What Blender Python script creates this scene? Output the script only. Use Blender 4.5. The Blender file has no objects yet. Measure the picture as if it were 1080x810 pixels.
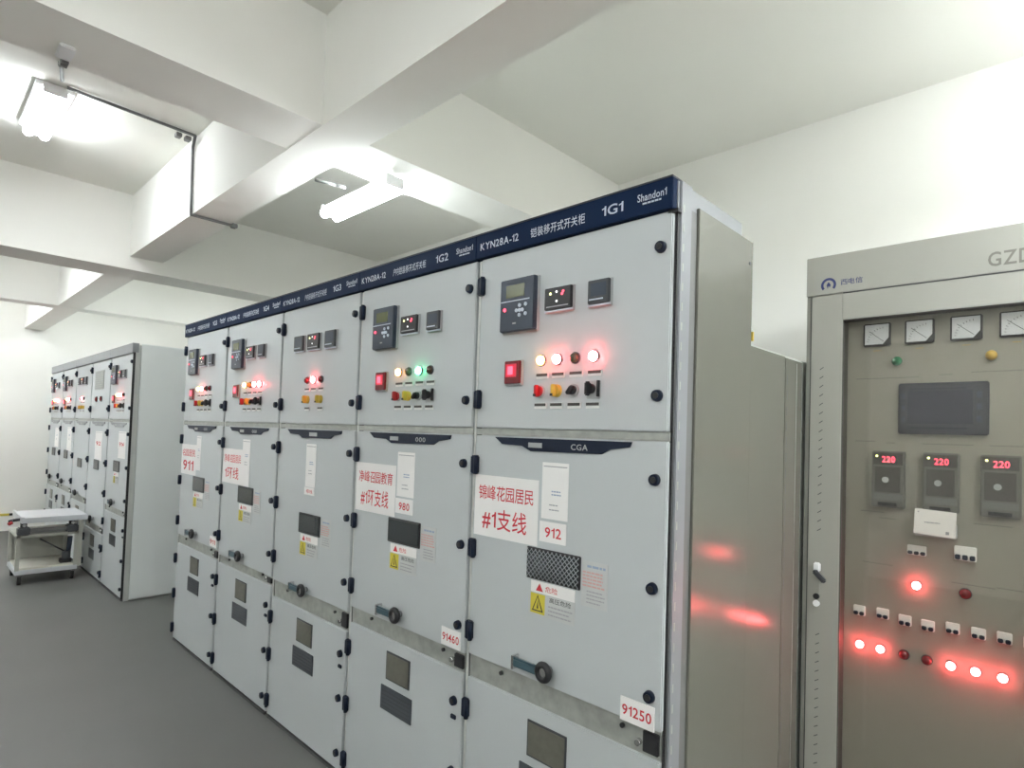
import bpy, bmesh, math, random
from mathutils import Vector, Matrix
random.seed(4)
C = bpy.context.scene.collection

# ------------------------------------------------------------------ camera
cd = bpy.data.cameras.new('camera'); cam = bpy.data.objects.new('camera', cd); C.objects.link(cam)
bpy.context.scene.camera = cam
YAW, PITCH, ROLL, F = 0.7328, 0.0313, 0.0311, 616.88
fw = Vector((-math.sin(YAW)*math.cos(PITCH), math.cos(YAW)*math.cos(PITCH), math.sin(PITCH)))
r0 = Vector((math.cos(YAW), math.sin(YAW), 0)); u0 = r0.cross(fw)
rr = math.cos(ROLL)*r0 + math.sin(ROLL)*u0; uu = -math.sin(ROLL)*r0 + math.cos(ROLL)*u0
M4 = Matrix((rr, uu, -fw)).transposed().to_4x4(); M4.translation = Vector((0.8054, -1.3793, 1.5484))
cam.matrix_world = M4
cd.sensor_fit = 'HORIZONTAL'; cd.sensor_width = 36; cd.lens = F/1080*36
cd.shift_x = -38.39/1080; cd.shift_y = 33.79/1080; cd.clip_start = .02

# ------------------------------------------------------------------ world, exposure, lamp strength
w = bpy.data.worlds.new('world'); bpy.context.scene.world = w; w.use_nodes = True
w.node_tree.nodes['Background'].inputs[0].default_value = (.6, .65, .7, 1)
w.node_tree.nodes['Background'].inputs[1].default_value = .02
vs = bpy.context.scene.view_settings
vs.view_transform = 'Standard'; vs.look = 'None'; vs.gamma = 1; vs.use_curve_mapping = False
vs.exposure = 1.45
LAMP = 21.0          # radiance of the fluorescent diffusers
LED = 9.0

# ------------------------------------------------------------------ materials
MATS = {}
def mat(name, col, rough=.5, metal=0., emit=None, es=0., var=0., scale=8., bump=0., spec=.5, tint=None):
    m = bpy.data.materials.new(name); m.use_nodes = True; nt = m.node_tree; b = nt.nodes['Principled BSDF']
    c = (*col, 1)
    b.inputs['Base Color'].default_value = c; b.inputs['Roughness'].default_value = rough
    b.inputs['Metallic'].default_value = metal; b.inputs['Specular IOR Level'].default_value = spec
    if emit:
        b.inputs['Emission Color'].default_value = (*emit, 1); b.inputs['Emission Strength'].default_value = es
    if var or bump:
        tc = nt.nodes.new('ShaderNodeTexCoord'); nz = nt.nodes.new('ShaderNodeTexNoise')
        nz.inputs['Scale'].default_value = scale; nz.inputs['Detail'].default_value = 5
        nt.links.new(tc.outputs['Object'], nz.inputs['Vector'])
        if var:
            rp = nt.nodes.new('ShaderNodeValToRGB')
            rp.color_ramp.elements[0].position = .3; rp.color_ramp.elements[1].position = .7
            a = tint or col
            rp.color_ramp.elements[0].color = (*[x*(1-var) for x in a], 1)
            rp.color_ramp.elements[1].color = (*[min(1, x*(1+var)) for x in col], 1)
            nt.links.new(nz.outputs['Fac'], rp.inputs[0]); nt.links.new(rp.outputs[0], b.inputs['Base Color'])
        if bump:
            bp = nt.nodes.new('ShaderNodeBump'); bp.inputs['Strength'].default_value = bump; bp.inputs['Distance'].default_value = .002
            n2 = nt.nodes.new('ShaderNodeTexNoise'); n2.inputs['Scale'].default_value = scale*12
            nt.links.new(tc.outputs['Object'], n2.inputs['Vector'])
            nt.links.new(n2.outputs['Fac'], bp.inputs['Height']); nt.links.new(bp.outputs[0], b.inputs['Normal'])
    MATS[name] = m
    return m
mat('plaster', (.86, .85, .80), .9, var=.025, scale=1.2, bump=.15)
mat('plaster_ceiling', (.86, .85, .79), .9, var=.02, scale=1.2, bump=.1)
mat('floor_paint', (.125, .126, .117), .55, var=.05, scale=1.5, bump=.05)
mat('door_paint', (.495, .52, .525), .42, var=.012, scale=2)
mat('frame_paint', (.50, .515, .49), .4, var=.03, scale=4)
mat('pale_side_paint', (.78, .81, .80), .4, var=.02, scale=2)  # lighter than the doors, standing in for light on the far end panel
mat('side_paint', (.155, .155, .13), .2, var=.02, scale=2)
mat('galvanised', (.62, .63, .60), .4, .35, var=.1, scale=30)
mat('recess_metal', (.36, .37, .34), .45, .3, var=.15, scale=25)
mat('gap_dark', (.06, .06, .06), .6)
mat('navy_paint', (.006, .017, .05), .6, spec=.1)
mat('navy_plastic', (.007, .013, .03), .5, spec=.25)
mat('silver_print', (.55, .60, .68), .5)
mat('grey_header', (.27, .28, .29), .45, var=.05, scale=6)
mat('black_plastic', (.018, .018, .02), .4)
mat('dark_grey_plastic', (.05, .054, .06), .45)
mat('relay_plastic', (.03, .042, .065), .4)
mat('lcd_green', (.12, .13, .06), .25)
mat('grey_plastic', (.38, .39, .39), .5)
mat('white_plastic', (.75, .75, .72), .45)
mat('paper', (.84, .82, .80), .8, var=.02, scale=10)
mat('paper_old', (.70, .68, .60), .8, var=.05, scale=20)
mat('paper_clear', (.53, .54, .53), .5, var=.04, scale=20)
mat('red_ink', (.60, .03, .045), .7)
mat('pink_ink', (.62, .36, .33), .7)
mat('grey_ink', (.35, .35, .37), .7)
mat('black_ink', (.03, .03, .03), .7)
mat('blue_ink', (.30, .37, .50), .7)
mat('warning_yellow', (.62, .52, .05), .6)
mat('window_dark', (.035, .042, .045), .25)
mat('window_olive', (.13, .125, .10), .3, var=.1, scale=40)
mat('plate_dark', (.06, .068, .078), .4)
mat('mesh_wire', (.42, .44, .46), .4, .6)
mat('chrome', (.7, .7, .7), .2, 1.)
mat('lever_blue', (.07, .13, .16), .4, .3)
mat('red_plastic', (.42, .02, .025), .35)
mat('dark_red_lens', (.16, .008, .012), .25)
mat('brown_lens', (.08, .055, .035), .25)
mat('olive_lens', (.06, .065, .035), .25)
mat('green_lens', (.01, .16, .06), .25)
mat('yellow_plastic', (.60, .42, .06), .4)
mat('amber_lens', (.45, .30, .05), .3)
mat('red_glow', (.5, .02, .02), .3, emit=(1, .10, .11), es=LED*4.5)
mat('amber_glow', (.5, .2, .02), .3, emit=(1, .42, .10), es=LED*1.1)
mat('green_glow', (.02, .5, .2), .3, emit=(.10, 1, .42), es=LED*1.6)
mat('red_digit', (.2, .01, .01), .3, emit=(1, .06, .10), es=1.6)
mat('red_panel_glow', (.25, .01, .02), .3, emit=(1, .02, .07), es=.22)
mat('small_yellow_glow', (.3, .3, .05), .3, emit=(.9, 1, .3), es=1.8)
mat('small_white_glow', (.6, .6, .6), .3, emit=(1, 1, 1), es=.8)
mat('panel_paint', (.275, .265, .225), .45, var=.02, scale=2)
mat('cubicle_paint', (.33, .325, .285), .42, var=.02, scale=2)
mat('gauge_face', (.62, .65, .68), .3, var=.06, scale=12)
mat('slate_screen', (.03, .032, .05), .25)
mat('slate_frame', (.022, .024, .035), .4)
mat('module_case', (.13, .13, .115), .45)
mat('module_dark', (.065, .062, .055), .5)
mat('navy_print', (.02, .03, .13), .5)
mat('print_grey', (.17, .165, .14), .6)
mat('post_paint', (.24, .25, .262), .4)
mat('steel_white', (.60, .62, .64), .4, .2)
mat('trolley_paint', (.42, .42, .375), .45, var=.05, scale=10)
mat('rubber', (.02, .02, .02), .7)
mat('conduit_grey', (.16, .16, .155), .5)
mat('lamp_white', (.85, .85, .85), .5)
mat('diffuser', (.9, .9, .9), .5, emit=(.90, .96, 1.0), es=LAMP)
mat('tape_yellow', (.62, .50, .08), .6)
mat('smoke_glass', (.8, .8, .8), .05)
nt = MATS['smoke_glass'].node_tree
for n in list(nt.nodes):
    if n.type == 'BSDF_PRINCIPLED': nt.nodes.remove(n)
_o = [n for n in nt.nodes if n.type == 'OUTPUT_MATERIAL'][0]
_t = nt.nodes.new('ShaderNodeBsdfTransparent'); _t.inputs[0].default_value = (.93, .92, .90, 1)
_g = nt.nodes.new('ShaderNodeBsdfGlossy'); _g.inputs['Roughness'].default_value = .03
_x = nt.nodes.new('ShaderNodeMixShader'); _x.inputs[0].default_value = .035
nt.links.new(_t.outputs[0], _x.inputs[1]); nt.links.new(_g.outputs[0], _x.inputs[2]); nt.links.new(_x.outputs[0], _o.inputs[0])

# ------------------------------------------------------------------ mesh builder
_txt = {}
def glyph(ch):
    if ch in _txt: return _txt[ch]
    if ch == '1':                                        # a one with a flag, as on the signs
        _txt[ch] = ([Vector(p) for p in ((.20, 0, 0), (.32, 0, 0), (.32, .70, 0), (.22, .70, 0), (.20, .60, 0), (.04, .54, 0), (.04, .44, 0), (.20, .50, 0))],
                    [(0, 1, 2, 3, 4, 7), (4, 5, 6, 7)])
        return _txt[ch]
    cu = bpy.data.curves.new('t', 'FONT'); cu.body = ch; cu.size = 1; cu.resolution_u = 3; cu.offset = .014 if ord(ch) < 500 else .006
    o = bpy.data.objects.new('t', cu); C.objects.link(o)
    dg = bpy.context.evaluated_depsgraph_get(); dg.update()
    me = bpy.data.meshes.new_from_object(o.evaluated_get(dg))
    _txt[ch] = ([v.co.copy() for v in me.vertices], [tuple(p.vertices) for p in me.polygons])
    bpy.data.objects.remove(o); bpy.data.curves.remove(cu); bpy.data.meshes.remove(me)
    return _txt[ch]
def text_geo(t):
    vs_, fs = [], []; x = 0
    for ch in t:
        if ch == ' ': x += .4; continue
        gv, gf = glyph(ch)
        a = min(v.x for v in gv); b = max(v.x for v in gv); n = len(vs_)
        vs_ += [Vector((v.x-a+x, v.y, 0)) for v in gv]; fs += [tuple(i+n for i in f) for f in gf]
        x += b-a+.09
    return vs_, fs

class MB:
    def __init__(s): s.bm = bmesh.new(); s.mats = []
    def mi(s, m):
        if m not in s.mats: s.mats.append(m)
        return s.mats.index(m)
    def _fin(s, faces, m, smooth=False):
        k = s.mi(m)
        for f in faces:
            f.material_index = k; f.smooth = smooth
    def box(s, x0, x1, y0, y1, z0, z1, m, bev=0., M=None):
        r = bmesh.ops.create_cube(s.bm, size=1)
        vs_ = r['verts']
        for v in vs_:
            v.co = Vector((x0+(v.co.x+.5)*(x1-x0), y0+(v.co.y+.5)*(y1-y0), z0+(v.co.z+.5)*(z1-z0)))
        fs = {f for v in vs_ for f in v.link_faces}
        s._fin(fs, m)
        if bev:
            es = {e for v in vs_ for e in v.link_edges}
            rb = bmesh.ops.bevel(s.bm, geom=list(es), offset=bev, segments=2, affect='EDGES', clamp_overlap=True)
            s._fin(rb['faces'], m)
            vs_ = list({v for f in rb['faces'] for v in f.verts} | {v for v in vs_ if v.is_valid})
        if M: 
            for v in vs_: v.co = M @ v.co
        return s
    def cyl(s, p0, p1, r, m, seg=16, r2=None, smooth=True):
        p0 = Vector(p0); p1 = Vector(p1); d = p1-p0
        M = Matrix.Translation((p0+p1)/2) @ d.to_track_quat('Z', 'Y').to_matrix().to_4x4()
        rt = bmesh.ops.create_cone(s.bm, cap_ends=True, segments=seg, radius1=r, radius2=r if r2 is None else r2, depth=d.length, matrix=M)
        fs = {f for v in rt['verts'] for f in v.link_faces}
        s._fin(fs, m)
        for f in fs:
            if len(f.verts) == 4: f.smooth = smooth
        return s
    def dome(s, c, r, h, m, flat=.25, seg=16):           # a lens bulging towards -y
        rings = []
        c = Vector(c)
        prof = [(1, 0), (1, flat), (.93, flat+.3*(1-flat)), (.72, flat+.68*(1-flat)), (.4, flat+.93*(1-flat))]
        for pr, ph in prof:
            rings.append([s.bm.verts.new(c+Vector((math.cos(a)*r*pr, -h*ph, math.sin(a)*r*pr))) for a in [2*math.pi*i/seg for i in range(seg)]])
        top = s.bm.verts.new(c+Vector((0, -h, 0))); fs = []
        for a, b in zip(rings, rings[1:]):
            for i in range(seg): fs.append(s.bm.faces.new((a[i], a[(i+1) % seg], b[(i+1) % seg], b[i])))
        for i in range(seg): fs.append(s.bm.faces.new((rings[-1][i], rings[-1][(i+1) % seg], top)))
        s._fin(fs, m, True); return s
    def tube(s, pts, r, m, seg=8):
        for a, b in zip(pts, pts[1:]): s.cyl(a, b, r, m, seg)
        for p in pts[1:-1]:
            rt = bmesh.ops.create_icosphere(s.bm, subdivisions=2, radius=r*1.02, matrix=Matrix.Translation(Vector(p)))
            s._fin({f for v in rt['verts'] for f in v.link_faces}, m, True)
        return s
    def torus(s, c, R, r, m, axis='y', seg=24, sg=8):
        c = Vector(c); g = []
        for i in range(seg):
            a = 2*math.pi*i/seg; row = []
            for j in range(sg):
                b = 2*math.pi*j/sg; q = R+r*math.cos(b)
                p = Vector((math.cos(a)*q, r*math.sin(b), math.sin(a)*q))
                if axis == 'x': p = Vector((p.y, p.x, p.z))
                row.append(s.bm.verts.new(c+p))
            g.append(row)
        fs = [s.bm.faces.new((g[i][j], g[(i+1) % seg][j], g[(i+1) % seg][(j+1) % sg], g[i][(j+1) % sg])) for i in range(seg) for j in range(sg)]
        s._fin(fs, m, True); return s
    def prism(s, pts, y0, y1, m):                          # outline in x,z extruded along y
        a = [s.bm.verts.new((x, y0, z)) for x, z in pts]; b = [s.bm.verts.new((x, y1, z)) for x, z in pts]
        n = len(pts); fs = [s.bm.faces.new(a), s.bm.faces.new(b[::-1])]
        for i in range(n): fs.append(s.bm.faces.new((a[i], b[i], b[(i+1) % n], a[(i+1) % n])))
        s._fin(fs, m); return s
    def text(s, t, x0, x1, z0, z1, y, m, keep=False):
        vs_, fs = text_geo(t)
        if not vs_: return s
        ax = min(v.x for v in vs_); bx = max(v.x for v in vs_); az = min(v.y for v in vs_); bz = max(v.y for v in vs_)
        kx = (x1-x0)/(bx-ax); kz = (z1-z0)/(bz-az)
        nv = [s.bm.verts.new((x0+(v.x-ax)*kx, y, z0+(v.y-az)*kz)) for v in vs_]
        out = []
        for f in fs:
            try: out.append(s.bm.faces.new([nv[i] for i in f]))
            except ValueError: pass
        s._fin(out, m); return s
    def lines(s, x0, x1, z0, z1, n, y, m, th=.004, rag=.3, rnd=None):       # rows of illegible small print
        rnd = rnd or random
        for i in range(n):
            z = z1-(i+.5)*(z1-z0)/n; x = x0; end = x1-rnd.random()*rag*(x1-x0)
            while x < end:
                l = th*(1+rnd.random()*2.5); l = min(l, end-x)
                s.box(x, x+l, y-.0002, y, z-th/2, z+th/2, m); x += l+th*.45
        return s
    def build(s, name, parent=None, label=None):
        bmesh.ops.recalc_face_normals(s.bm, faces=s.bm.faces[:])
        me = bpy.data.meshes.new(name); s.bm.to_mesh(me); s.bm.free()
        for m in s.mats: me.materials.append(MATS[m])
        o = bpy.data.objects.new(name, me); C.objects.link(o)
        if parent: o.parent = parent
        if label: o['label'] = label
        return o

def thing(name, label, cat, loc, group=None, rz=0):
    o = bpy.data.objects.new(name, None); C.objects.link(o); o.empty_display_size = .1
    o.location = loc; o.rotation_euler = (0, 0, rz); o['label'] = label; o['category'] = cat
    if group: o['group'] = group
    return o
def tag(o, label, cat, group=None):
    o['label'] = label; o['category'] = cat
    if group: o['group'] = group
    return o
def struct(name, fn):
    b = MB(); fn(b); o = b.build(name); o['kind'] = 'structure'; return o

# ------------------------------------------------------------------ the room
XL, XR, YF, YB, ZC = -10.07, 3.2, -4.3, 1.85, 3.27
struct('floor', lambda b: b.box(XL-.2, XR+.2, YF-.2, YB+.2, -.1, 0, 'floor_paint'))
struct('ceiling', lambda b: b.box(XL-.2, XR+.2, YF-.2, YB+.2, ZC, ZC+.12, 'plaster_ceiling'))
struct('wall_left', lambda b: b.box(XL-.2, XL, YF-.2, YB+.2, 0, ZC, 'plaster'))
struct('wall_right', lambda b: b.box(XR, XR+.2, YF-.2, YB+.2, 0, ZC, 'plaster'))
struct('wall_back', lambda b: b.box(XL, XR, YB, YB+.2, 0, ZC, 'plaster'))
struct('wall_front', lambda b: b.box(XL, XR, YF-.2, YF, 0, ZC, 'plaster'))
struct('trim_1', lambda b: b.box(XL, XR, -.255, -.04, 2.80, ZC, 'plaster'))              # beam along the room
def beam(n, x0, x1, z): struct('trim_%d' % n, lambda b: b.box(x0, x1, YF, YB, z, ZC, 'plaster'))
beam(2, -1.845, -1.52, 2.802); beam(3, -4.875, -4.53, 2.70); beam(4, -7.76, -7.52, 2.798)
struct('baseboard_left', lambda b: b.box(XL, XL+.02, YF, YB, 0, .21, 'plaster').box(XL, XL+.024, YF, -.30, .205, .235, 'tape_yellow')
       .box(XL, XL+.0245, -.30, -.17, .205, .235, 'black_plastic'))

# ------------------------------------------------------------------ lamps
def lamp(loc, label, group, drop=0.):
    t = thing('fluorescent_lamp', label, 'lamp', loc, group)
    hw = .028 if drop else .078
    b = MB(); b.box(-.315, .315, -hw, hw, -.028, 0, 'lamp_white', .004)
    for sx in (-1, 1): b.box(sx*.32-.006, sx*.32+.006, -.05, .05, -.060, -.005, 'lamp_white', .003)
    b.build('housing', t)
    b = MB()
    for sy in (-1, 1): b.cyl((-.312, sy*.036, -.055), (.312, sy*.036, -.055), .024, 'diffuser', 14)
    b.build('tube', t)
    if drop:
        for sx in (-1, 1):
            MB().cyl((sx*.25, 0, 0), (sx*.25, 0, drop), .004, 'conduit_grey', 8).build('hanging_rod', t)
    return t
lamp((-3.415, -.91, ZC), 'glowing fluorescent lamp on the ceiling at the upper left, above the pipe run', 'fluorescent lamps')
lamp((-1.985, .19, 2.79), 'glowing fluorescent lamp just above the tops of the navy striped cabinets', 'fluorescent lamps', .012)
REST = 'fluorescent lamp beyond the beams or behind the viewer'  # unseen lamps, added to raise the room's light level
for x, y in ((-6.2, -.91), (-8.9, -.91), (-6.2, .75), (-8.9, .75), (-3.3, -3.0), (-6.2, -3.0), (-8.9, -3.0), (-8.9, -2.0), (.0, -3.0), (2.3, -3.0), (.35, -2.1), (2.4, -.9), (-7.5, -2.0)):
    lamp((x, y, ZC), REST, 'unseen fluorescent lamps')
for x, y in ((1.45, .25), (1.45, .72), (1.45, 1.20), (2.5, .70)): lamp((x, y, 2.72), REST, 'unseen fluorescent lamps', ZC-2.72)  # hung extras out of view, added to brighten the right wall and ceiling

# pipe runs of the lamp wiring
b = MB(); b.tube([(-3.06, -.87, ZC-.012), (-3.09, -.27, ZC-.012), (-3.13, -.268, 3.20), (-3.10, -.268, 2.787), (-3.10, -.01, 2.787)], .009, 'conduit_grey')
for p in ((-3.08, -.36, 3.222), (-3.085, -.31, 3.222), (-3.10, -.03, 2.787)): b.box(p[0]-.022, p[0]+.022, p[1]-.015, p[1]+.015, p[2]-.012, p[2]+.012, 'conduit_grey', .003)
tag(b.build('conduit_pipe'), 'dark thin pipe running over the ceiling and down around the long beam', 'pipe')
b = MB(); b.tube([(-2.03, -.035, 2.788), (-2.0, .06, 2.788), (-1.99, .11, 2.787)], .009, 'conduit_grey')
tag(b.build('conduit_pipe'), 'short grey pipe leading from the beam to the lamp above the cabinets', 'pipe')
b = MB(); b.box(-1.80, -1.70, -1.075, -1.03, 2.79, 2.802, 'lamp_white', .004)
for x in (-1.835, -1.81): b.box(x-.008, x+.008, -1.055, -1.035, 2.785, 2.802, 'conduit_grey')
b.tube([(-1.80, -1.05, 2.796), (-1.857, -1.05, 2.796), (-1.857, -1.05, ZC-.012), (-2.5, -.98, ZC-.012), (-3.0, -.90, ZC-.012)], .008, 'conduit_grey')
tag(b.build('conduit_bracket'), 'white bracket with thin cable under the cross beam at the upper left', 'bracket')

# ------------------------------------------------------------------ switchgear parts (cabinet space: right front door corner at x = 0)
def hinge(x, z, parent):
    b = MB(); b.box(x-.014, x+.016, -.016, .004, z-.032, z+.032, 'navy_plastic', .004).cyl((x+.012, -.012, z-.033), (x+.012, -.012, z+.033), .008, 'navy_plastic', 10)
    b.build('hinge', parent)
def lock(x, z, parent):
    b = MB(); b.cyl((x, .002, z), (x, -.012, z), .017, 'navy_plastic', 18, .015).cyl((x, -.012, z), (x, -.015, z), .009, 'black_plastic', 12)
    b.build('lock', parent)
LENS = dict(A='amber_glow', R='red_glow', G='green_glow', r='dark_red_lens', o='olive_lens', n='brown_lens', a='amber_lens', g='green_lens')
LNAME = dict(A='lit amber lamp', R='lit red lamp', G='lit green lamp', r='unlit dark red lamp', o='unlit olive lamp', n='unlit brown lamp', a='unlit amber lamp', g='unlit green lamp')
def indicator(x, z, k, parent, r=.0155, y=0):
    b = MB(); b.cyl((x, y+.001, z), (x, y-.005, z), r+.003, 'dark_grey_plastic', 18)
    b.dome((x, y-.005, z), r, .014, LENS[k]); b.build('indicator_lamp', parent, LNAME[k])
def name_tab(x, z, parent):
    b = MB(); b.box(x-.026, x+.026, -.003, .001, z-.009, z+.009, 'white_plastic', .001).box(x-.024, x+.024, -.004, -.002, z-.001, z+.008, 'module_dark').build('label_tab', parent)
def selector(x, z, k, parent):
    b = MB()
    if k in 'ry':
        m = 'red_plastic' if k == 'r' else 'yellow_plastic'
        b.cyl((x, .001, z), (x, -.006, z), .020, 'grey_plastic' if k == 'r' else m, 20)
        b.cyl((x, -.004, z), (x, -.012, z), .017, m, 20)
        b.box(x-.005, x+.006, -.030, -.010, z-.019, z+.019, m, .003)
        if k == 'r': b.box(x-.018, x-.008, -.014, -.010, z-.006, z+.006, 'white_plastic')
        b.box(x-.004, x+.005, -.031, -.028, z-.018, z-.010, 'black_plastic')
    elif k == 'b':
        b.cyl((x, .001, z), (x, -.006, z), .019, 'grey_plastic', 20).cyl((x, -.006, z), (x, -.016, z), .014, 'black_plastic', 18)
        b.box(x-.006, x+.006, -.030, -.014, z-.016, z+.012, 'black_plastic', .003, Matrix.Translation((x, 0, z)) @ Matrix.Rotation(.7, 4, 'Y') @ Matrix.Translation((-x, 0, -z)))
    else:
        b.box(x-.026, x+.026, -.004, .001, z-.028, z+.026, 'grey_plastic', .002)
        b.cyl((x-.006, -.003, z+.002), (x-.006, -.016, z+.002), .015, 'black_plastic', 18)
        b.box(x-.013, x+.001, -.034, -.014, z-.020, z+.022, 'black_plastic', .004)
        b.box(x+.017, x+.024, -.012, -.002, z-.022, z+.026, 'black_plastic', .001)
    b.build('selector_switch', parent, {'r': 'red push switch', 'y': 'yellow push switch', 'b': 'small black knob', 'w': 'black handle on grey plate'}[k])
def relay(x0, x1, z0, z1, parent):
    b = MB(); w_ = x1-x0; h = z1-z0
    b.box(x0-.003, x1+.003, -.010, .001, z0-.004, z1+.002, 'grey_plastic', .002)
    b.box(x0, x1, -.026, -.004, z0, z1, 'relay_plastic', .003)
    b.box(x0+.03*1, x0+w_*.72, -.0272, -.025, z1-h*.36, z1-h*.12, 'lcd_green')
    b.box(x0+.006, x1-.02, -.0270, -.025, z1-h*.435, z1-h*.415, 'silver_print')
    cx, cz = x0+w_*.60, z0+h*.38
    for dx, dz in ((0, 0), (-.014, 0), (.013, 0), (0, .016), (0, -.016), (.028, .017), (.028, -.014)):
        b.cyl((cx+dx, -.025, cz+dz), (cx+dx, -.029, cz+dz), .0065, 'silver_print', 10)
    b.cyl((x0+w_*.16, -.025, z0+h*.42), (x0+w_*.16, -.029, z0+h*.42), .006, 'red_digit', 10)
    b.box(x0+w_*.40, x0+w_*.5, -.0268, -.025, z0+h*.13, z0+h*.16, 'grey_plastic')
    b.build('protection_relay', parent, 'dark blue grey relay with screen and keypad')
def meter(x0, x1, z0, z1, parent, k='leds'):
    b = MB()
    b.box(x0-.003, x1+.003, -.008, .001, z0-.008, z1+.002, 'grey_plastic', .001)
    b.box(x0-.002, x1+.002, -.014, -.006, z0-.007, z0-.002, 'silver_print')
    b.box(x0, x1, -.018, -.004, z0, z1, 'black_plastic' if k != 'lcd' else 'dark_grey_plastic', .002)
    w_ = x1-x0; h = z1-z0
    if k == 'leds':
        for fx, fz, m in ((.24, .72, 'small_yellow_glow'), (.47, .78, 'small_white_glow'), (.72, .76, 'red_digit'), (.48, .35, 'small_white_glow'), (.68, .65, 'red_digit')):
            b.cyl((x0+w_*fx, -.017, z0+h*fz), (x0+w_*fx, -.0195, z0+h*fz), .0042 if m != 'small_white_glow' else .0038, m, 8)
        b.box(x0+.01, x1-.01, -.0188, -.017, z0+h*.10, z0+h*.15, 'grey_ink')
    elif k == 'lcd':
        b.box(x0+w_*.15, x1-w_*.12, -.0186, -.017, z0+h*.30, z1-h*.14, 'relay_plastic')
        b.box(x0+w_*.08, x1-w_*.25, -.0186, -.017, z0+h*.14, z0+h*.20, 'silver_print')
    b.build('panel_meter', parent)
def red_display(x0, x1, z0, z1, parent):
    b = MB(); b.box(x0-.002, x1+.002, -.010, .001, z0-.006, z1+.002, 'grey_plastic', .002).box(x0, x1, -.016, -.004, z0, z1, 'dark_red_lens', .002)
    b.box(x0+.008, x1-.016, -.0168, -.015, z0+.022, z1-.010, 'red_panel_glow'); b.box(x0+.018, x0+.042, -.0176, -.016, z0+.030, z1-.018, 'red_digit')
    b.build('state_display', parent, 'red lit square display')
def rnd_sheet(b, x0, x1, z0, z1, m, y=-.0012):
    b.box(x0, x1, y, .0005, z0, z1, m)
def door_panel(name, x0, x1, z0, z1, parent, th=.028, m='door_paint', label=None):
    b = MB(); b.box(x0, x1, 0, th, z0, z1, m, .003)
    b.box(x0+.012, x1-.012, th-.002, th+.004, z0+.012, z1-.012, 'gap_dark')
    return b.build(name, parent, label)

def sign_sheet(parent, l1, l2, dy=0, dx=0, y1w=.9, x0=-.773, x1=-.467, z0=1.19, z1=1.40, tilt=0):
    b = MB(); rnd_sheet(b, x0, x1, z0, z1, 'paper'); w_ = x1-x0; h = z1-z0; y = -.0016
    b.text(l1, x0+w_*.07, x0+w_*.93, z0+h*.60, z0+h*.84, y, 'red_ink')
    if l2: b.text(l2, x0+w_*.14, x0+w_*.84, z0+h*.13, z0+h*.47, y, 'red_ink')
    o = b.build('notice_sheet', parent, 'white sheet with two rows of red characters')
def strip_sheet(parent, x0, x1, z0, z1, rnd, tagtxt=None, tz0=None, tz1=None, m='paper', prints=True):
    b = MB(); rnd_sheet(b, x0, x1, z0, z1, m); w_ = x1-x0
    b.box(x0+.006, x1-.006, -.0018, -.001, z1-.014, z1-.011, 'grey_ink')
    if prints:
        b.lines(x0+w_*.38, x1-w_*.22, z1-.105, z1-.085, 2, -.0014, 'blue_ink', .004, .2, rnd)
        b.lines(x0+w_*.30, x1-w_*.30, z1-.155, z1-.125, 2, -.0014, 'grey_ink', .0035, .2, rnd)
    b.build('paper_strip', parent, 'plain white taped paper strip')
    if tagtxt:
        b = MB(); rnd_sheet(b, x0-.004, x1-.003, tz0, tz1, 'paper', -.0022); h = tz1-tz0
        b.text(tagtxt, x0+w_*.18, x1-w_*.2, tz0+h*.24, tz0+h*.74, -.0026, 'red_ink')
        b.build('number_tag', parent, 'small white tag with red number')
def warn_sticker(parent, x0, x1, z0, z1, rnd):
    b = MB(); rnd_sheet(b, x0, x1, z0, z1, 'paper_clear'); h = z1-z0; w_ = x1-x0; y = -.0016
    zz = z1-h*.34
    b.box(x0, x1, -.0014, -.0011, zz, z1, 'paper'); b.prism([(x0+w_*.12, zz+.006), (x0+w_*.29, zz+.006), (x0+w_*.205, z1-.006)], -.0018, -.0012, 'red_ink')
    b.text('危险', x0+w_*.34, x0+w_*.62, zz+.008, z1-.010, y, 'red_ink')
    b.box(x0, x0+w_*.34, -.0014, -.0011, z0+h*.05, zz-.003, 'warning_yellow')
    b.prism([(x0+w_*.04, z0+h*.12), (x0+w_*.30, z0+h*.12), (x0+w_*.17, zz-h*.06)], -.0018, -.0013, 'black_ink')
    b.prism([(x0+w_*.075, z0+h*.155), (x0+w_*.265, z0+h*.155), (x0+w_*.17, zz-h*.115)], -.0021, -.0017, 'warning_yellow')
    b.prism([(x0+w_*.155, z0+h*.20), (x0+w_*.19, z0+h*.20), (x0+w_*.18, zz-h*.2)], -.0024, -.0020, 'black_ink')
    b.text('高压危险', x0+w_*.44, x0+w_*.92, zz-h*.20, zz-h*.05, y, 'black_ink')
    b.lines(x0+w_*.42, x1-.006, z0+.006, zz-h*.26, 3, -.0014, 'grey_ink', .004, .3, rnd)
    b.build('warning_sticker', parent, 'warning sticker with yellow triangle and red mark')
def faded_sticker(parent, x0, x1, z0, z1, rnd):
    b = MB(); rnd_sheet(b, x0, x1, z0, z1, 'paper_clear'); h = z1-z0
    b.lines(x0+.02, x1-.006, z1-.022, z1-.008, 1, -.0014, 'blue_ink', .007, .1, rnd)
    b.lines(x0+.004, x1-.006, z0+h*.42, z1-.028, 5, -.0014, 'pink_ink', .005, .2, rnd)
    b.lines(x0+.02, x1-.006, z0+.008, z0+h*.38, 4, -.0014, 'grey_ink', .0035, .3, rnd)
    b.build('faded_label', parent, 'faded instruction label with pale red print')
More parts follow.
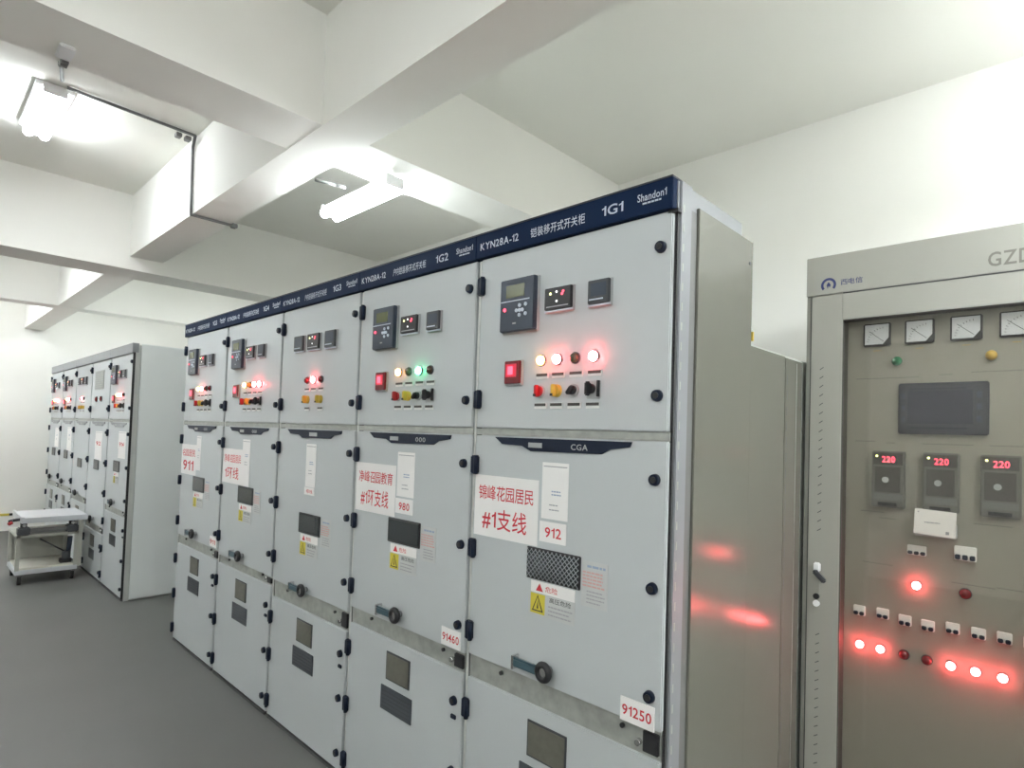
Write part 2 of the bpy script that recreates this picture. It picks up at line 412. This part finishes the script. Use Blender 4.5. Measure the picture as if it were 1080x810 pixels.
def crank(parent, x, z):
    b = MB()
    b.box(x-.142, x-.132, -.030, .001, z-.030, z+.014, 'chrome', .002)
    b.box(x-.138, x-.010, -.026, -.010, z-.022, z+.006, 'lever_blue', .005)
    b.box(x-.130, x-.060, -.012, .001, z-.018, z+.002, 'grey_plastic', .002)
    b.torus((x, -.030, z), .022, .011, 'black_plastic').cyl((x, .001, z), (x, -.034, z), .013, 'chrome', 14)
    b.build('crank_handle', parent, 'black ring knob with blue grey lever')
def mid_window(parent, x0, x1, z0, z1, mesh=False):
    b = MB(); b.box(x0-.004, x1+.004, -.004, .001, z0-.004, z1+.004, 'black_plastic', .002)
    b.box(x0+.004, x1-.004, -.006, -.003, z0+.004, z1-.004, 'window_dark', .001)
    if mesh:
        st = .0175; w_ = x1-x0; h = z1-z0; k = -int(h/st)-1
        while k*st < w_:
            # one wire each way, clipped to the pane
            for sgn in (1, -1):
                ax, az, bx_, bz = k*st, 0., k*st+h, h
                if ax < 0: az -= ax; ax = 0.
                if bx_ > w_: bz -= bx_-w_; bx_ = w_
                if bx_ > ax+.002:
                    if sgn < 0: p, q = (x0+ax, -.0072, z1-az), (x0+bx_, -.0072, z1-bz)
                    else: p, q = (x0+ax, -.0072, z0+az), (x0+bx_, -.0072, z0+bz)
                    b.cyl(p, q, .0012, 'mesh_wire', 5)
            k += 1
    b.build('inspection_window', parent, 'dark wire mesh window' if mesh else 'dark inspection window')
def low_window(parent, x0, x1, z0, z1):
    b = MB(); b.box(x0-.003, x1+.003, -.003, .001, z0-.003, z1+.003, 'dark_grey_plastic', .001).box(x0+.003, x1-.003, -.005, -.002, z0+.003, z1-.003, 'window_olive', .001)
    b.build('sight_window', parent, 'small olive grey window')
def low_plate(parent, x0, x1, z0, z1):
    b = MB(); b.box(x0, x1, -.004, .001, z0, z1, 'plate_dark', .0015)
    for i in range(5): b.box(x0+.012, x1-.012, -.0048, -.003, z0+.014+i*(z1-z0-.02)/5, z0+.017+i*(z1-z0-.02)/5, 'dark_grey_plastic')
    b.build('rating_plate', parent, 'dark rating plate')

def cabinet(k, loc, label, group, cfg, row):
    """one switchgear cubicle, 0.8 m wide, doors in the plane y = 0"""
    rnd = random.Random(100*row+k)
    t = thing('switchgear_cabinet', label, 'electrical cabinet', loc, group)
    W0, W1 = -.7985, -.0005; zt = 2.25 if row == 0 else 2.215
    navy = row == 0
    # body: front frame, tall front box, lower rear box
    b = MB()
    b.box(W0, W1, .030, .42, .0, zt, 'frame_paint', .002)
    b.box(W0+.001, W1-.001, .42, .50, .0, zt-.035, 'frame_paint')
    b.box(W0+.001, W1-.001, .50, 1.45, .0, 1.87 if navy else zt, 'frame_paint')
    b.box(W0+.02, W1-.02, .0, .031, .0, .012, 'gap_dark')
    b.build('body', t)
    # recessed rail between middle and lower doors, dark gaps
    zm, zl, zw = cfg['zm'], cfg['zl'], cfg['zw']
    b = MB(); b.box(-.79, -.008, .012, .0305, zl-.01, zm+.01, 'recess_metal')
    for u in (-.62, -.13): b.cyl((u, .013, (zm+zl)/2+.015), (u, .004, (zm+zl)/2+.015), .007, 'black_plastic', 10)
    b.box(-.060, -.012, .002, .014, zl+.012, zm-.012, 'black_plastic', .002); b.cyl((-.075, .012, zl+.03), (-.075, -.002, zl+.03), .009, 'chrome', 12)
    b.build('rail', t)
    b = MB(); b.box(-.7965, -.786, .006, .0302, .015, 2.165, 'galvanised'); b.box(-.7865, -.7825, .010, .0301, .015, 2.165, 'gap_dark')
    b.box(-.786, -.002, .006, .0300, 1.540, 1.563, 'recess_metal')
    b.build('front_post', t, 'galvanised strip beside the doors')
    # header
    hz0, hz1 = (2.17, 2.256) if navy else (2.150, 2.232)
    b = MB(); b.box(-.7995, -.0, -.012, .036, hz0, hz1, 'navy_paint' if navy else 'grey_header', .002)
    if navy: b.box(-.7995, -.0, -.014, .05, hz1-.001, hz1+.003, 'dark_grey_plastic')
    hp = b.build('header_plate', t, 'navy header with pale lettering' if navy else 'grey header')
    if navy:
        b = MB(); y = -.0130
        b.text('KYN28A-12', -.776, -.585, 2.196, 2.222, y, 'silver_print')
        b.build('lettering', hp, 'pale silver lettering'); b = MB(); b.text('户内铠装移开式开关柜' if k else '铠装移开式开关柜', -.528, -.300, 2.192, 2.224, y, 'silver_print')
        b.build('lettering', hp, 'pale silver lettering'); b = MB(); b.text('1G%d' % (k+1), -.236, -.160, 2.196, 2.226, y, 'silver_print')
        b.build('lettering', hp, 'pale silver lettering'); b = MB(); b.text('Shandon1', -.112, -.018, 2.208, 2.230, y, 'silver_print')
        b.lines(-.095, -.035, 2.197, 2.205, 1, -.0125, 'silver_print', .005, 0, rnd)
        b.build('logo', hp, 'pale silver wordmark')
    # upper (instrument) door
    d = door_panel('upper_door', -.780, -.005, 1.565, 2.167 if navy else 2.145, t)
    for z in (2.067, 1.664): hinge(-.772, z, d)
    for z in (2.071, 1.663): lock(-.038, z, d)
    if cfg['kind'] == 'feeder':
        relay(-.650, -.491, 1.888, 2.064, d); meter(-.453, -.343, 1.942, 2.011, d); meter(-.278, -.200, 1.940, 2.010, d, 'lcd')
        red_display(-.629, -.555, 1.714, 1.790, d)
        for u, c in zip((-.471, -.403, -.331, -.259), cfg['lamps']):
            indicator(u, 1.785, c, d); name_tab(u+.004, 1.735, d); name_tab(u, 1.639, d)
        for u, c in zip((-.474, -.402, -.333, -.257), 'rybw'): selector(u, 1.686, c, d)
    elif cfg['kind'] == 'potential':
        meter(-.619, -.522, 1.938, 2.014, d, 'lcd'); meter(-.472, -.354, 1.936, 2.014, d); meter(-.292, -.196, 1.934, 2.014, d, 'lcd')
        for u, c in zip((-.480, -.412, -.336), cfg['lamps']): indicator(u, 1.783, c, d); name_tab(u, 1.735, d)
        for u in (-.474, -.338): selector(u, 1.686, 'y', d); name_tab(u, 1.639, d)
    else:
        b = MB(); b.box(-.64, -.26, -.004, .001, 1.86, 2.05, 'recess_metal', .002)
        for i in range(8): b.box(-.62, -.28, -.005, -.003, 1.872+i*.022, 1.878+i*.022, 'grey_header')
        b.build('vent_panel', d, 'plain grey panel')
        for u, c in zip((-.53, -.33), cfg['lamps']): indicator(u, 1.763, c, d, .026)
    # middle door
    d = door_panel('middle_door', -.780, -.003, zm, 1.538, t)
    for z in (1.434, 1.142, .855): 
        if z > zm+.05: hinge(-.774, z, d); lock(-.039, z, d)
    b = MB(); b.prism([(-.675, 1.534), (-.116, 1.534), (-.122, 1.519), (-.190, 1.510), (-.220, 1.495), (-.505, 1.492), (-.545, 1.508), (-.640, 1.511)], -.005, .001, 'navy_plastic' if navy else 'grey_header')
    if k != 2:
        b.box(-.515, -.455, -.0056, -.004, 1.504, 1.520, 'grey_plastic'); b.text('CGA' if k == 0 else '000', -.335, -.270, 1.503, 1.521, -.0056, 'grey_plastic')
    else: b.box(-.43, -.35, -.0056, -.004, 1.503, 1.521, 'grey_plastic')
    b.build('name_board', d, 'dark stepped nameplate')
    if cfg.get('sign'): sign_sheet(d, *cfg['sign'])
    s = cfg.get('strip')
    if s: strip_sheet(d, s[0], s[1], s[2], s[3], rnd, *cfg.get('tag', ()))
    mid_window(d, -.504, -.290, zw, zw+.092, cfg.get('mesh', False))
    if row == 0 or k in (0,):
        warn_sticker(d, -.487, -.305, zw-.115, zw-.008, rnd)
    if row == 0: faded_sticker(d, -.282, -.187, zw-.045, zw+.088, rnd)
    crank(d, -.398, zm+.052 if cfg['kind'] != 'potential' else zm+.022)
    if cfg.get('btag'):
        b = MB(); rnd_sheet(b, -.131, -.022, .766, .830, 'paper', -.0035); b.text(cfg['btag'], -.124, -.030, .783, .812, -.0042, 'red_ink')
        b.build('number_tag', d, 'white tag with red number')
    # lower door
    d = door_panel('lower_door', -.780, -.006, .022, zl, t)
    dz = zl-.69
    for z in (.584, .337, .096):
        hinge(-.780, z+dz*(z > .5), d); lock(-.048, z+dz*(z > .5), d)
    b = MB(); b.box(-.060, -.032, -.008, .001, .520+dz, .536+dz, 'navy_plastic', .003); b.build('slot_lock', d)
    low_window(d, -.480, -.324, .535+dz, .642+dz); low_plate(d, -.514, -.300, .406+dz, .503+dz)
    return t

GM = 'navy topped switchgear cabinets in the main row'
GL = 'grey topped switchgear cabinets in the far row'
main = [
 dict(kind='feeder', lamps='ARoR', zm=.770, zl=.690, zw=1.091, mesh=True, sign=('锦峰花园居民', '#1支线'), strip=(-.453, -.344, 1.283, 1.460), tag=('912', 1.210, 1.274), btag='91250'),
 dict(kind='feeder', lamps='AnGn', zm=.760, zl=.690, zw=1.091, sign=('净峰召园教育', '#1环支线'), strip=(-.458, -.340, 1.278, 1.458), tag=('980', 1.210, 1.270), btag='91460'),
 dict(kind='potential', lamps='rRr', zm=.728, zl=.640, zw=1.022, strip=(-.461, -.358, 1.250, 1.464), tag=('母线', 1.211, 1.248)),
 dict(kind='feeder', lamps='AaRR', zm=.735, zl=.685, zw=1.091, sign=('净峰名园居民', '1环线'), strip=(-.470, -.360, 1.188, 1.463)),
 dict(kind='feeder', lamps='ARnr', zm=.755, zl=.690, zw=1.091, sign=('名园居民', '911'), strip=(-.470, -.385, 1.230, 1.463), btag='911'),
]
labs = ['nearest switchgear cabinet, marked 1G1, with wire mesh window and red 912 tag',
        'switchgear cabinet second from the near end, with a lit green lamp on its upper door',
        'middle navy topped switchgear cabinet with three equal meters and no big red lettered sheet',
        'fourth navy topped switchgear cabinet, between the one with three equal meters and the last',
        'farthest navy topped switchgear cabinet, at the left end of the main row beside the gap']
cabs = [cabinet(i, (-.8*i, 0, 0), labs[i], GM, main[i], 0) for i in range(5)]
far = [
 dict(kind='feeder', lamps='ARRn', zm=.760, zl=.705, zw=1.091, sign=None, strip=(-.37, -.12, 1.215, 1.455), tag=('914', 1.30, 1.38)),
 dict(kind='blank', lamps='rr', zm=.520, zl=.455, zw=1.060, strip=(-.50, -.20, 1.150, 1.44), tag=('92', 1.28, 1.36)),
 dict(kind='potential', lamps='rRn', zm=.735, zl=.660, zw=1.035),
 dict(kind='feeder', lamps='ARRn', zm=.770, zl=.700, zw=1.091, strip=(-.37, -.12, 1.185, 1.46)),
 dict(kind='feeder', lamps='ARnR', zm=.770, zl=.700, zw=1.091, strip=(-.37, -.12, 1.20, 1.44)),
]
flabs = ['nearest cabinet of the far row, its pale side panel showing towards the gap',
         'second cabinet of the far row, with a plain grey panel above two red lamps',
         'third cabinet of the far row, right behind the transfer trolley, with three small meters',
         'fourth cabinet of the far row, behind the left half of the trolley',
         'last cabinet of the far row, closest to the bare left wall']
XF = -5.272
fcabs = [cabinet(i, (XF-.8*i, -.031, 0), flabs[i], GL, far[i], 1) for i in range(5)]

# end panels and posts on the two exposed sides
def end_side(t, tall, strips):
    b = MB(); b.box(0, .012, -.002, .10, .0, tall, 'galvanised' if strips else 'frame_paint', .002)
    b.box(0, .0125, .03, .037, .01, tall-.1, 'gap_dark')
    b.build('corner_post', t, 'pale metal corner post with slots')
    return t
t = cabs[0]
b = MB(); b.box(-.0006, .003, .012, .42, .0, 2.25, 'post_paint'); b.box(-.0006, .010, .020, .078, .0, 2.252, 'post_paint', .002)
for i in range(40): b.box(.0098, .0105, .030, .037, .06+i*.054, .082+i*.054, 'recess_metal')
b.box(-.02, .011, .0, .02, 2.160, 2.170, 'black_plastic'); b.box(-.0045, .004, .012, .031, .015, 2.16, 'gap_dark')
b.build('corner_post', t, 'white metal corner post with slots')
b = MB()
b.box(.002, .0045, .079, .118, .0, 2.19, 'conduit_grey')
b.box(.002, .012, .118, .492, .015, 2.205, 'side_paint', .002); b.box(.002, .012, .492-.003, .80, .015, 1.862, 'side_paint', .002)
b.box(.0018, .0118, .488, .496, .02, 1.858, 'side_paint')
b.cyl((.010, .466, 2.13), (.0135, .466, 2.13), .006, 'black_plastic', 10)
b.build('side_panel', t, 'glossy warm grey end panel')
b = MB(); b.box(.001, .010, .808, .990, .0, 1.86, 'side_paint', .002); b.box(.0012, .0102, .925, .930, .01, 1.85, 'recess_metal'); b.box(.001, .006, .990, 1.0, .0, 1.86, 'gap_dark')
for i in range(30): b.box(.0098, .0104, .826, .831, .08+i*.058, .115+i*.058, 'gap_dark')
b.build('rear_post', t, 'narrow rear post')
b = MB(); b.box(-.03, .004, .500, .530, 1.87, 1.925, 'frame_paint', .003).box(-.03, .012, .505, .512, 1.88, 1.91, 'yellow_plastic'); b.build('lifting_lug', t)
t = fcabs[0]
b = MB(); b.box(-.0006, .010, .012, .050, .0, 2.150, 'frame_paint', .002); b.box(-.004, .002, -.006, .012, .02, 2.15, 'black_plastic', .001)
b.build('corner_post', t, 'grey corner post with black seal')
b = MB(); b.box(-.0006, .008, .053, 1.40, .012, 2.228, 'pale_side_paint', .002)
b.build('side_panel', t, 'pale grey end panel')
for i in range(5):
    b = MB(); b.box(-.79, -.01, -.008, .002, 2.141, 2.150, 'black_plastic'); b.build('seal', fcabs[i])

# ------------------------------------------------------------------ instrument cubicle at the right
YR = 1.008; YP = 1.072; KF = (YP+1.3793)/(YR+1.3793)
def P(x, z): return .8054+(x-.8054)*KF, 1.5484+(z-1.5484)*KF
CW = .94
t = thing('instrument_cubicle', 'beige grey instrument cubicle with meters, touch screen and rows of red lamps, at the right', 'electrical cabinet', (.014, YR, 0))
ox = -.014
class LB(MB):
    pass
b = MB()
H = 2.276
b.box(0, CW, .012, .05, 2.122, H, 'cubicle_paint', .002)            # front head
b.box(0, .020, .010, .60, 0, H, 'cubicle_paint', .002); b.box(CW-.02, CW, .010, .60, 0, H, 'cubicle_paint', .002)
b.box(.018, CW-.018, .09, .60, 0, H-.001, 'cubicle_paint'); b.box(.018, CW-.018, .012, .6, H-.02, H, 'cubicle_paint')
b.box(.018, CW-.018, .012, .6, 0, .06, 'cubicle_paint')
b.build('body', t)
# head strip with logo and name
b = MB(); b.box(0, CW, 0, .013, 2.124, H, 'cubicle_paint', .002); hd = b.build('head_board', t)
b = MB(); cx, cz = .096+ox, 2.160; n = 22
for i in range(n):                                   # open ring, thick at the top
    a0 = math.radians(-40+260*i/n); a1 = math.radians(-40+260*(i+1)/n); ri = .0185; ro = .0275
    b.prism([(cx+math.cos(a0)*ri, cz+math.sin(a0)*ri), (cx+math.cos(a0)*ro, cz+math.sin(a0)*ro), (cx+math.cos(a1)*ro, cz+math.sin(a1)*ro), (cx+math.cos(a1)*ri, cz+math.sin(a1)*ri)], -.001, .0005, 'navy_print')
b.prism([(cx-.007, cz), (cx, cz+.012), (cx+.008, cz), (cx+.004, cz-.010), (cx, cz-.002), (cx-.003, cz-.014)], -.001, .0005, 'navy_print')
b.build('emblem', hd, 'navy ring emblem'); b = MB(); b.text('西电信', .140+ox, .216+ox, 2.153, 2.176, -.0012, 'navy_print')
b.build('lettering', hd, 'small navy lettering'); b = MB(); b.text('GZDW', .592+ox, .77+ox, 2.146, 2.194, -.0012, 'print_grey')
b.build('lettering', hd, 'large grey lettering')
# door frame with window opening
AX0, AX1, AZ0, AZ1 = .150+ox, CW-.145, .30, 2.018
b = MB()
DX0, DX1, DZ1 = .036+ox, CW-.03, 2.120
b.box(DX0, AX0, -.004, .024, .05, DZ1, 'cubicle_paint', .003); b.box(AX1, DX1, -.004, .024, .05, DZ1, 'cubicle_paint', .003)
b.box(AX0-.003, AX1+.003, -.0035, .0235, AZ1, DZ1, 'cubicle_paint', .002); b.box(AX0-.003, AX1+.003, -.0035, .0235, .05, AZ0, 'cubicle_paint', .002)
b.box(AX0-.001, AX0+.003, .0, .060, AZ0, AZ1, 'module_dark'); b.box(AX0, AX1, .0, .045, AZ1-.003, AZ1+.001, 'module_dark')
def slots(z0, z1):
    z = z0
    while z < z1:
        b.box(-.008, .008, -.0048, -.0035, -.0013, .0013, 'gap_dark', 0, Matrix.Translation((.077+ox, 0, z)) @ Matrix.Rotation(-.6, 4, 'Y')); z += .0345
slots(1.215, 1.87); slots(.30, .84)
b.box(AX0, AX1, -.0042, -.003, DZ1-.001, DZ1+.003, 'gap_dark'); b.box(DX0-.004, DX0, .0, .012, .05, DZ1, 'gap_dark')
dr = b.build('door_frame', t)
b = MB(); b.box(.062+ox, .086+ox, -.018, -.003, 1.056, 1.090, 'lamp_white', .004)
b.box(-.006, .050, -.034, -.016, -.010, .008, 'dark_grey_plastic', .004, Matrix.Translation((.072+ox, 0, 1.058)) @ Matrix.Rotation(.75, 4, 'Y'))
b.box(.062+ox, .084+ox, -.008, -.003, .915, 1.05, 'cubicle_paint', .002)
b.cyl((.073+ox, -.003, .935), (.073+ox, -.014, .935), .012, 'lamp_white', 16); b.cyl((.073+ox, -.003, .962), (.073+ox, -.016, .962), .011, 'black_plastic', 14)
b.build('door_handle', dr, 'chrome and black lever handle')
b = MB(); b.box(AX0-.002, AX1+.002, .012, .014, AZ0-.002, AZ1+.002, 'smoke_glass'); b.build('glass_pane', dr, 'clear window pane')
# inner panel
yp = YP-YR
b = MB(); b.box(.022, CW-.022, yp, yp+.02, .06, 2.12, 'panel_paint')
rn = random.Random(9)
def Q(x, z): 
    a = P(x, z); return a[0]+ox, a[1]
for (x0, x1, z) in ((.20, .41, 1.790), (.46, .50, 1.795), (.55, .72, 1.800), (.20, .27, 1.560), (.30, .33, 1.556), (.41, .56, 1.556), (.60, .70, 1.556), (.23, .33, 1.120), (.50, .62, 1.095), (.62, .70, 1.10), (.28, .34, 1.285), (.56, .66, 1.298), (.22, .30, 1.305)):
    a, z_ = Q(x0, z); c, _ = Q(x1, z); b.lines(a, c, z_-.004, z_+.004, 1, yp, 'print_grey', .0032, .1, rn)
for x in (.267, .40, .535, .668): a, z_ = Q(x, 1.892); b.lines(a-.012, a+.012, z_-.004, z_+.004, 1, yp, 'amber_lens', .0025, 0, rn)
pn = b.build('instrument_panel', t, 'beige inner panel with small print')
for x in (.268, .401, .535, .668):
    a, z_ = Q(x, 1.949); s = .0445*KF; b = MB()
    b.box(a-s, a+s, yp-.012, yp+.001, z_-.043, z_+.043, 'black_plastic', .003)
    b.prism([(a-s+.006, z_-.036), (a+s*.45, z_-.036), (a+s-.006, z_-.012), (a+s-.006, z_+.038), (a-s+.006, z_+.038)], yp-.0135, yp-.011, 'gauge_face')
    for i in range(9):
        an = math.radians(95+i*10); c_, s_ = math.cos(an), math.sin(an)
        px, pz = a+s*.55, z_-.030
        b.cyl((px+c_*.052, yp-.0138, pz+s_*.052), (px+c_*.058, yp-.0138, pz+s_*.058), .0007, 'black_ink', 4)
    b.cyl((a+s*.5, yp-.0142, z_-.026), (a-s*.55, yp-.0142, z_+.014), .0007, 'black_ink', 4)
    b.build('dial_gauge', pn, 'square white dial gauge with black corner')
def LI(x, z, k, r=.017):
    a, z_ = Q(x, z); b = MB(); b.cyl((a, yp+.001, z_), (a, yp-.006, z_), r+.002, 'dark_grey_plastic' if k in 'Rr' else 'panel_paint', 20)
    b.dome((a, yp-.006, z_), r, .017, LENS[k]); b.build('indicator_lamp', pn, LNAME[k])
LI(.333, 1.849, 'g'); LI(.603, 1.852, 'a'); LI(.400, 1.065, 'R', .014); LI(.539, 1.065, 'r')
for x, k in ((.225, 'R'), (.292, 'R'), (.365, 'r'), (.433, 'r'), (.501, 'R'), (.568, 'R'), (.638, 'R'), (.708, 'r')): LI(x, .819, k, .0135 if k == 'R' else .016)
# touch screen
b = MB(); (a, z0), (c, z1) = Q(.339, 1.589), Q(.599, 1.768)
b.box(a, c, yp-.012, yp+.001, z0, z1, 'slate_frame', .004); b.box(a+.030, c-.045, yp-.0128, yp-.011, z0+.038, z1-.028, 'slate_screen', .0)
for z in (z1-.022, z0+.022): b.box(a+.035, c-.06, yp-.0126, yp-.0115, z-.003, z+.003, 'slate_screen')
for i in range(3): b.box(c-.034, c-.020, yp-.0128, yp-.0115, z0+.045+i*.042, z0+.066+i*.042, 'relay_plastic'); b.box(a+.012, a+.022, yp-.0128, yp-.0115, z0+.045+i*.042, z0+.060+i*.042, 'relay_plastic')
b.build('touch_screen', pn, 'dark rectangular display screen')
for x0, x1 in ((.260, .363), (.418, .521), (.578, .683)):
    b = MB(); (a, z0), (c, z1) = Q(x0, 1.326), Q(x1, 1.526); w_ = c-a; h = z1-z0
    b.box(a, c, yp-.022, yp+.001, z0, z1, 'module_case', .003)
    b.box(a+w_*.05, c-w_*.05, yp-.0235, yp-.021, z1-h*.24, z1-h*.03, 'module_dark'); b.text('220', a+w_*.32, a+w_*.72, z1-h*.20, z1-h*.09, yp-.0242, 'red_digit')
    b.cyl((a+w_*.16, yp-.021, z1-h*.09), (a+w_*.16, yp-.026, z1-h*.09), .004, 'small_yellow_glow', 8)
    b.box(a+w_*.10, c-w_*.12, yp-.0235, yp-.021, z0+h*.27, z1-h*.28, 'module_dark', .001)
    b.cyl((a+w_*.43, yp-.022, z0+h*.49), (a+w_*.43, yp-.028, z0+h*.49), .011, 'grey_plastic', 16)
    b.box(a+w_*.06, c-w_*.06, yp-.0235, yp-.021, z0+h*.13, z0+h*.24, 'conduit_grey')
    b.box(a+w_*.2, c-w_*.22, yp-.024, yp-.021, z0+h*.03, z0+h*.09, 'black_plastic')
    b.build('charger_module', pn, 'grey charger module with red digits')
a, z_ = Q(.457, 1.289); b = MB()
b.box(-.061, .061, yp-.046, yp-.040, -.042, .045, 'paper', .001, Matrix.Translation((a, 0, z_)) @ Matrix.Rotation(.04, 4, 'Y'))
b.box(a-.06, a+.06, yp-.041, yp+.001, z_-.048, z_+.0, 'grey_plastic', .002)
b.lines(a-.030, a+.016, z_-.002, z_+.006, 1, yp-.0465, 'grey_ink', .004, 0, rn); b.box(a+.032, a+.042, yp-.0468, yp-.045, z_-.034, z_-.024, 'grey_ink'); b.box(a-.05, a-.046, yp-.0468, yp-.045, z_+.035, z_+.039, 'grey_ink')
b.build('hanging_card', pn, 'white card hanging below the middle module')
def breaker(x, z, w_, poles, h=.034):
    a, z_ = Q(x, z); b = MB(); b.box(a-w_/2, a+w_/2, yp-.010, yp+.001, z_-h/2, z_+h/2, 'white_plastic', .002)
    for i in range(poles):
        p = a-w_/2+w_*(i+.5)/poles; b.box(p-w_/poles*.36, p+w_/poles*.36, yp-.020, yp-.008, z_-h*.42, z_-h*.08, 'navy_plastic', .002)
    b.build('circuit_breaker', pn, 'small white breaker with dark toggles')
breaker(.400, 1.186, .058, 3); breaker(.538, 1.196, .062, 3, .048)
for x, z in ((.222, .941), (.298, .946), (.367, .938), (.435, .936), (.505, .944), (.575, .944), (.642, .946), (.708, .946)): breaker(x, z, .040, 2, .036)

# ------------------------------------------------------------------ transfer trolley
t = thing('transfer_trolley', 'white and beige wheeled transfer trolley standing in front of the far cabinet row', 'trolley', (-6.44, -.385, 0))
y0, y1, X0, X1 = -.215, .240, -.56, 0.
b = MB(); b.box(X0-.03, X1+.03, y0+.025, y1+.060, .572, .615, 'steel_white', .004); b.box(X0-.02, X1+.028, y0+.03, y1+.058, .612, .622, 'steel_white', .003)
b.box(X0-.03, X1+.034, y0+.025, y0+.045, .61, .632, 'steel_white', .003)
top = b.build('top_tray', t, 'white steel tray')
b = MB(); b.tube([(X1-.08, y0+.03, .60), (X1-.05, y0-.035, .597), (X1-.01, y0-.05, .597)], .014, 'black_plastic').tube([(X1-.01, y0-.035, .585), (X1+.0, y0-.06, .573)], .016, 'red_plastic')
b.build('latch_handle', top, 'black and red latch')
for yy in (y0+.05, y1-.05):
    b = MB(); b.box(X1-.10, X1+.01, yy-.045, yy+.045, .455, .53, 'dark_grey_plastic', .01).cyl((X1-.04, yy, .50), (X1-.04, yy, .573), .025, 'black_plastic', 14).cyl((X1-.0, yy, .55), (X1+.016, yy, .55), .014, 'chrome', 14)
    b.build('jack', t, 'dark height adjusting jack')
b = MB(); b.box(X1-.05, X1-.01, y0+.07, y1-.06, .478, .512, 'conduit_grey', .004); b.build('cross_bar', t)
b = MB(); b.box(X0, X1, y0, y1, .435, .462, 'trolley_paint', .003)
for yy in (y0, y1-.03):
    for xx in (X0, X1-.03): b.box(xx, xx+.03, yy, yy+.03, .11, .46, 'trolley_paint', .003)
b.box(X0, X0+.01, y0, y1, .13, .45, 'trolley_paint'); b.box(X1-.03, X1, y1-.002, y1+.03, .12, .572, 'trolley_paint', .003)
b.build('frame', t, 'beige box frame')
b = MB(); b.box(X0, X1+.004, y0, y1, .095, .135, 'steel_white', .003); b.box(X0+.02, X1-.02, y0+.02, y1-.02, .134, .15, 'paper_old'); b.build('bottom_tray', t)
b = MB(); b.cyl((X1-.10, y0+.18, .40), (X1-.12, y1-.06, .24), .007, 'black_plastic', 8); b.build('pump_lever', t, 'thin black lever')
b = MB(); b.cyl((X1-.12, y1-.07, .15), (X1-.12, y1-.07, .26), .035, 'dark_grey_plastic', 16).cyl((X1-.12, y1-.055, .24), (X1-.12, y1-.045, .40), .020, 'relay_plastic', 14).box(X1-.16, X1-.08, y1-.12, y1-.03, .15, .19, 'black_plastic', .004)
b.build('foot_pump', t, 'dark hydraulic pump')
for sx in (0, 1):
    for sy in (0, 1):
        cx = X0+.05 if sx == 0 else X1-.03; cy = y0+.035 if sy == 0 else y1-.035
        b = MB(); b.box(cx-.02, cx+.02, cy-.022, cy+.022, .078, .098, 'chrome', .002).box(cx-.02, cx+.02, cy-.020, cy-.016, .03, .085, 'chrome').box(cx-.02, cx+.02, cy+.016, cy+.020, .03, .085, 'chrome')
        b.cyl((cx, cy-.013, .040), (cx, cy+.013, .040), .040, 'rubber', 20).cyl((cx, cy-.016, .040), (cx, cy+.016, .040), .014, 'chrome', 12)
        b.build('caster', t)
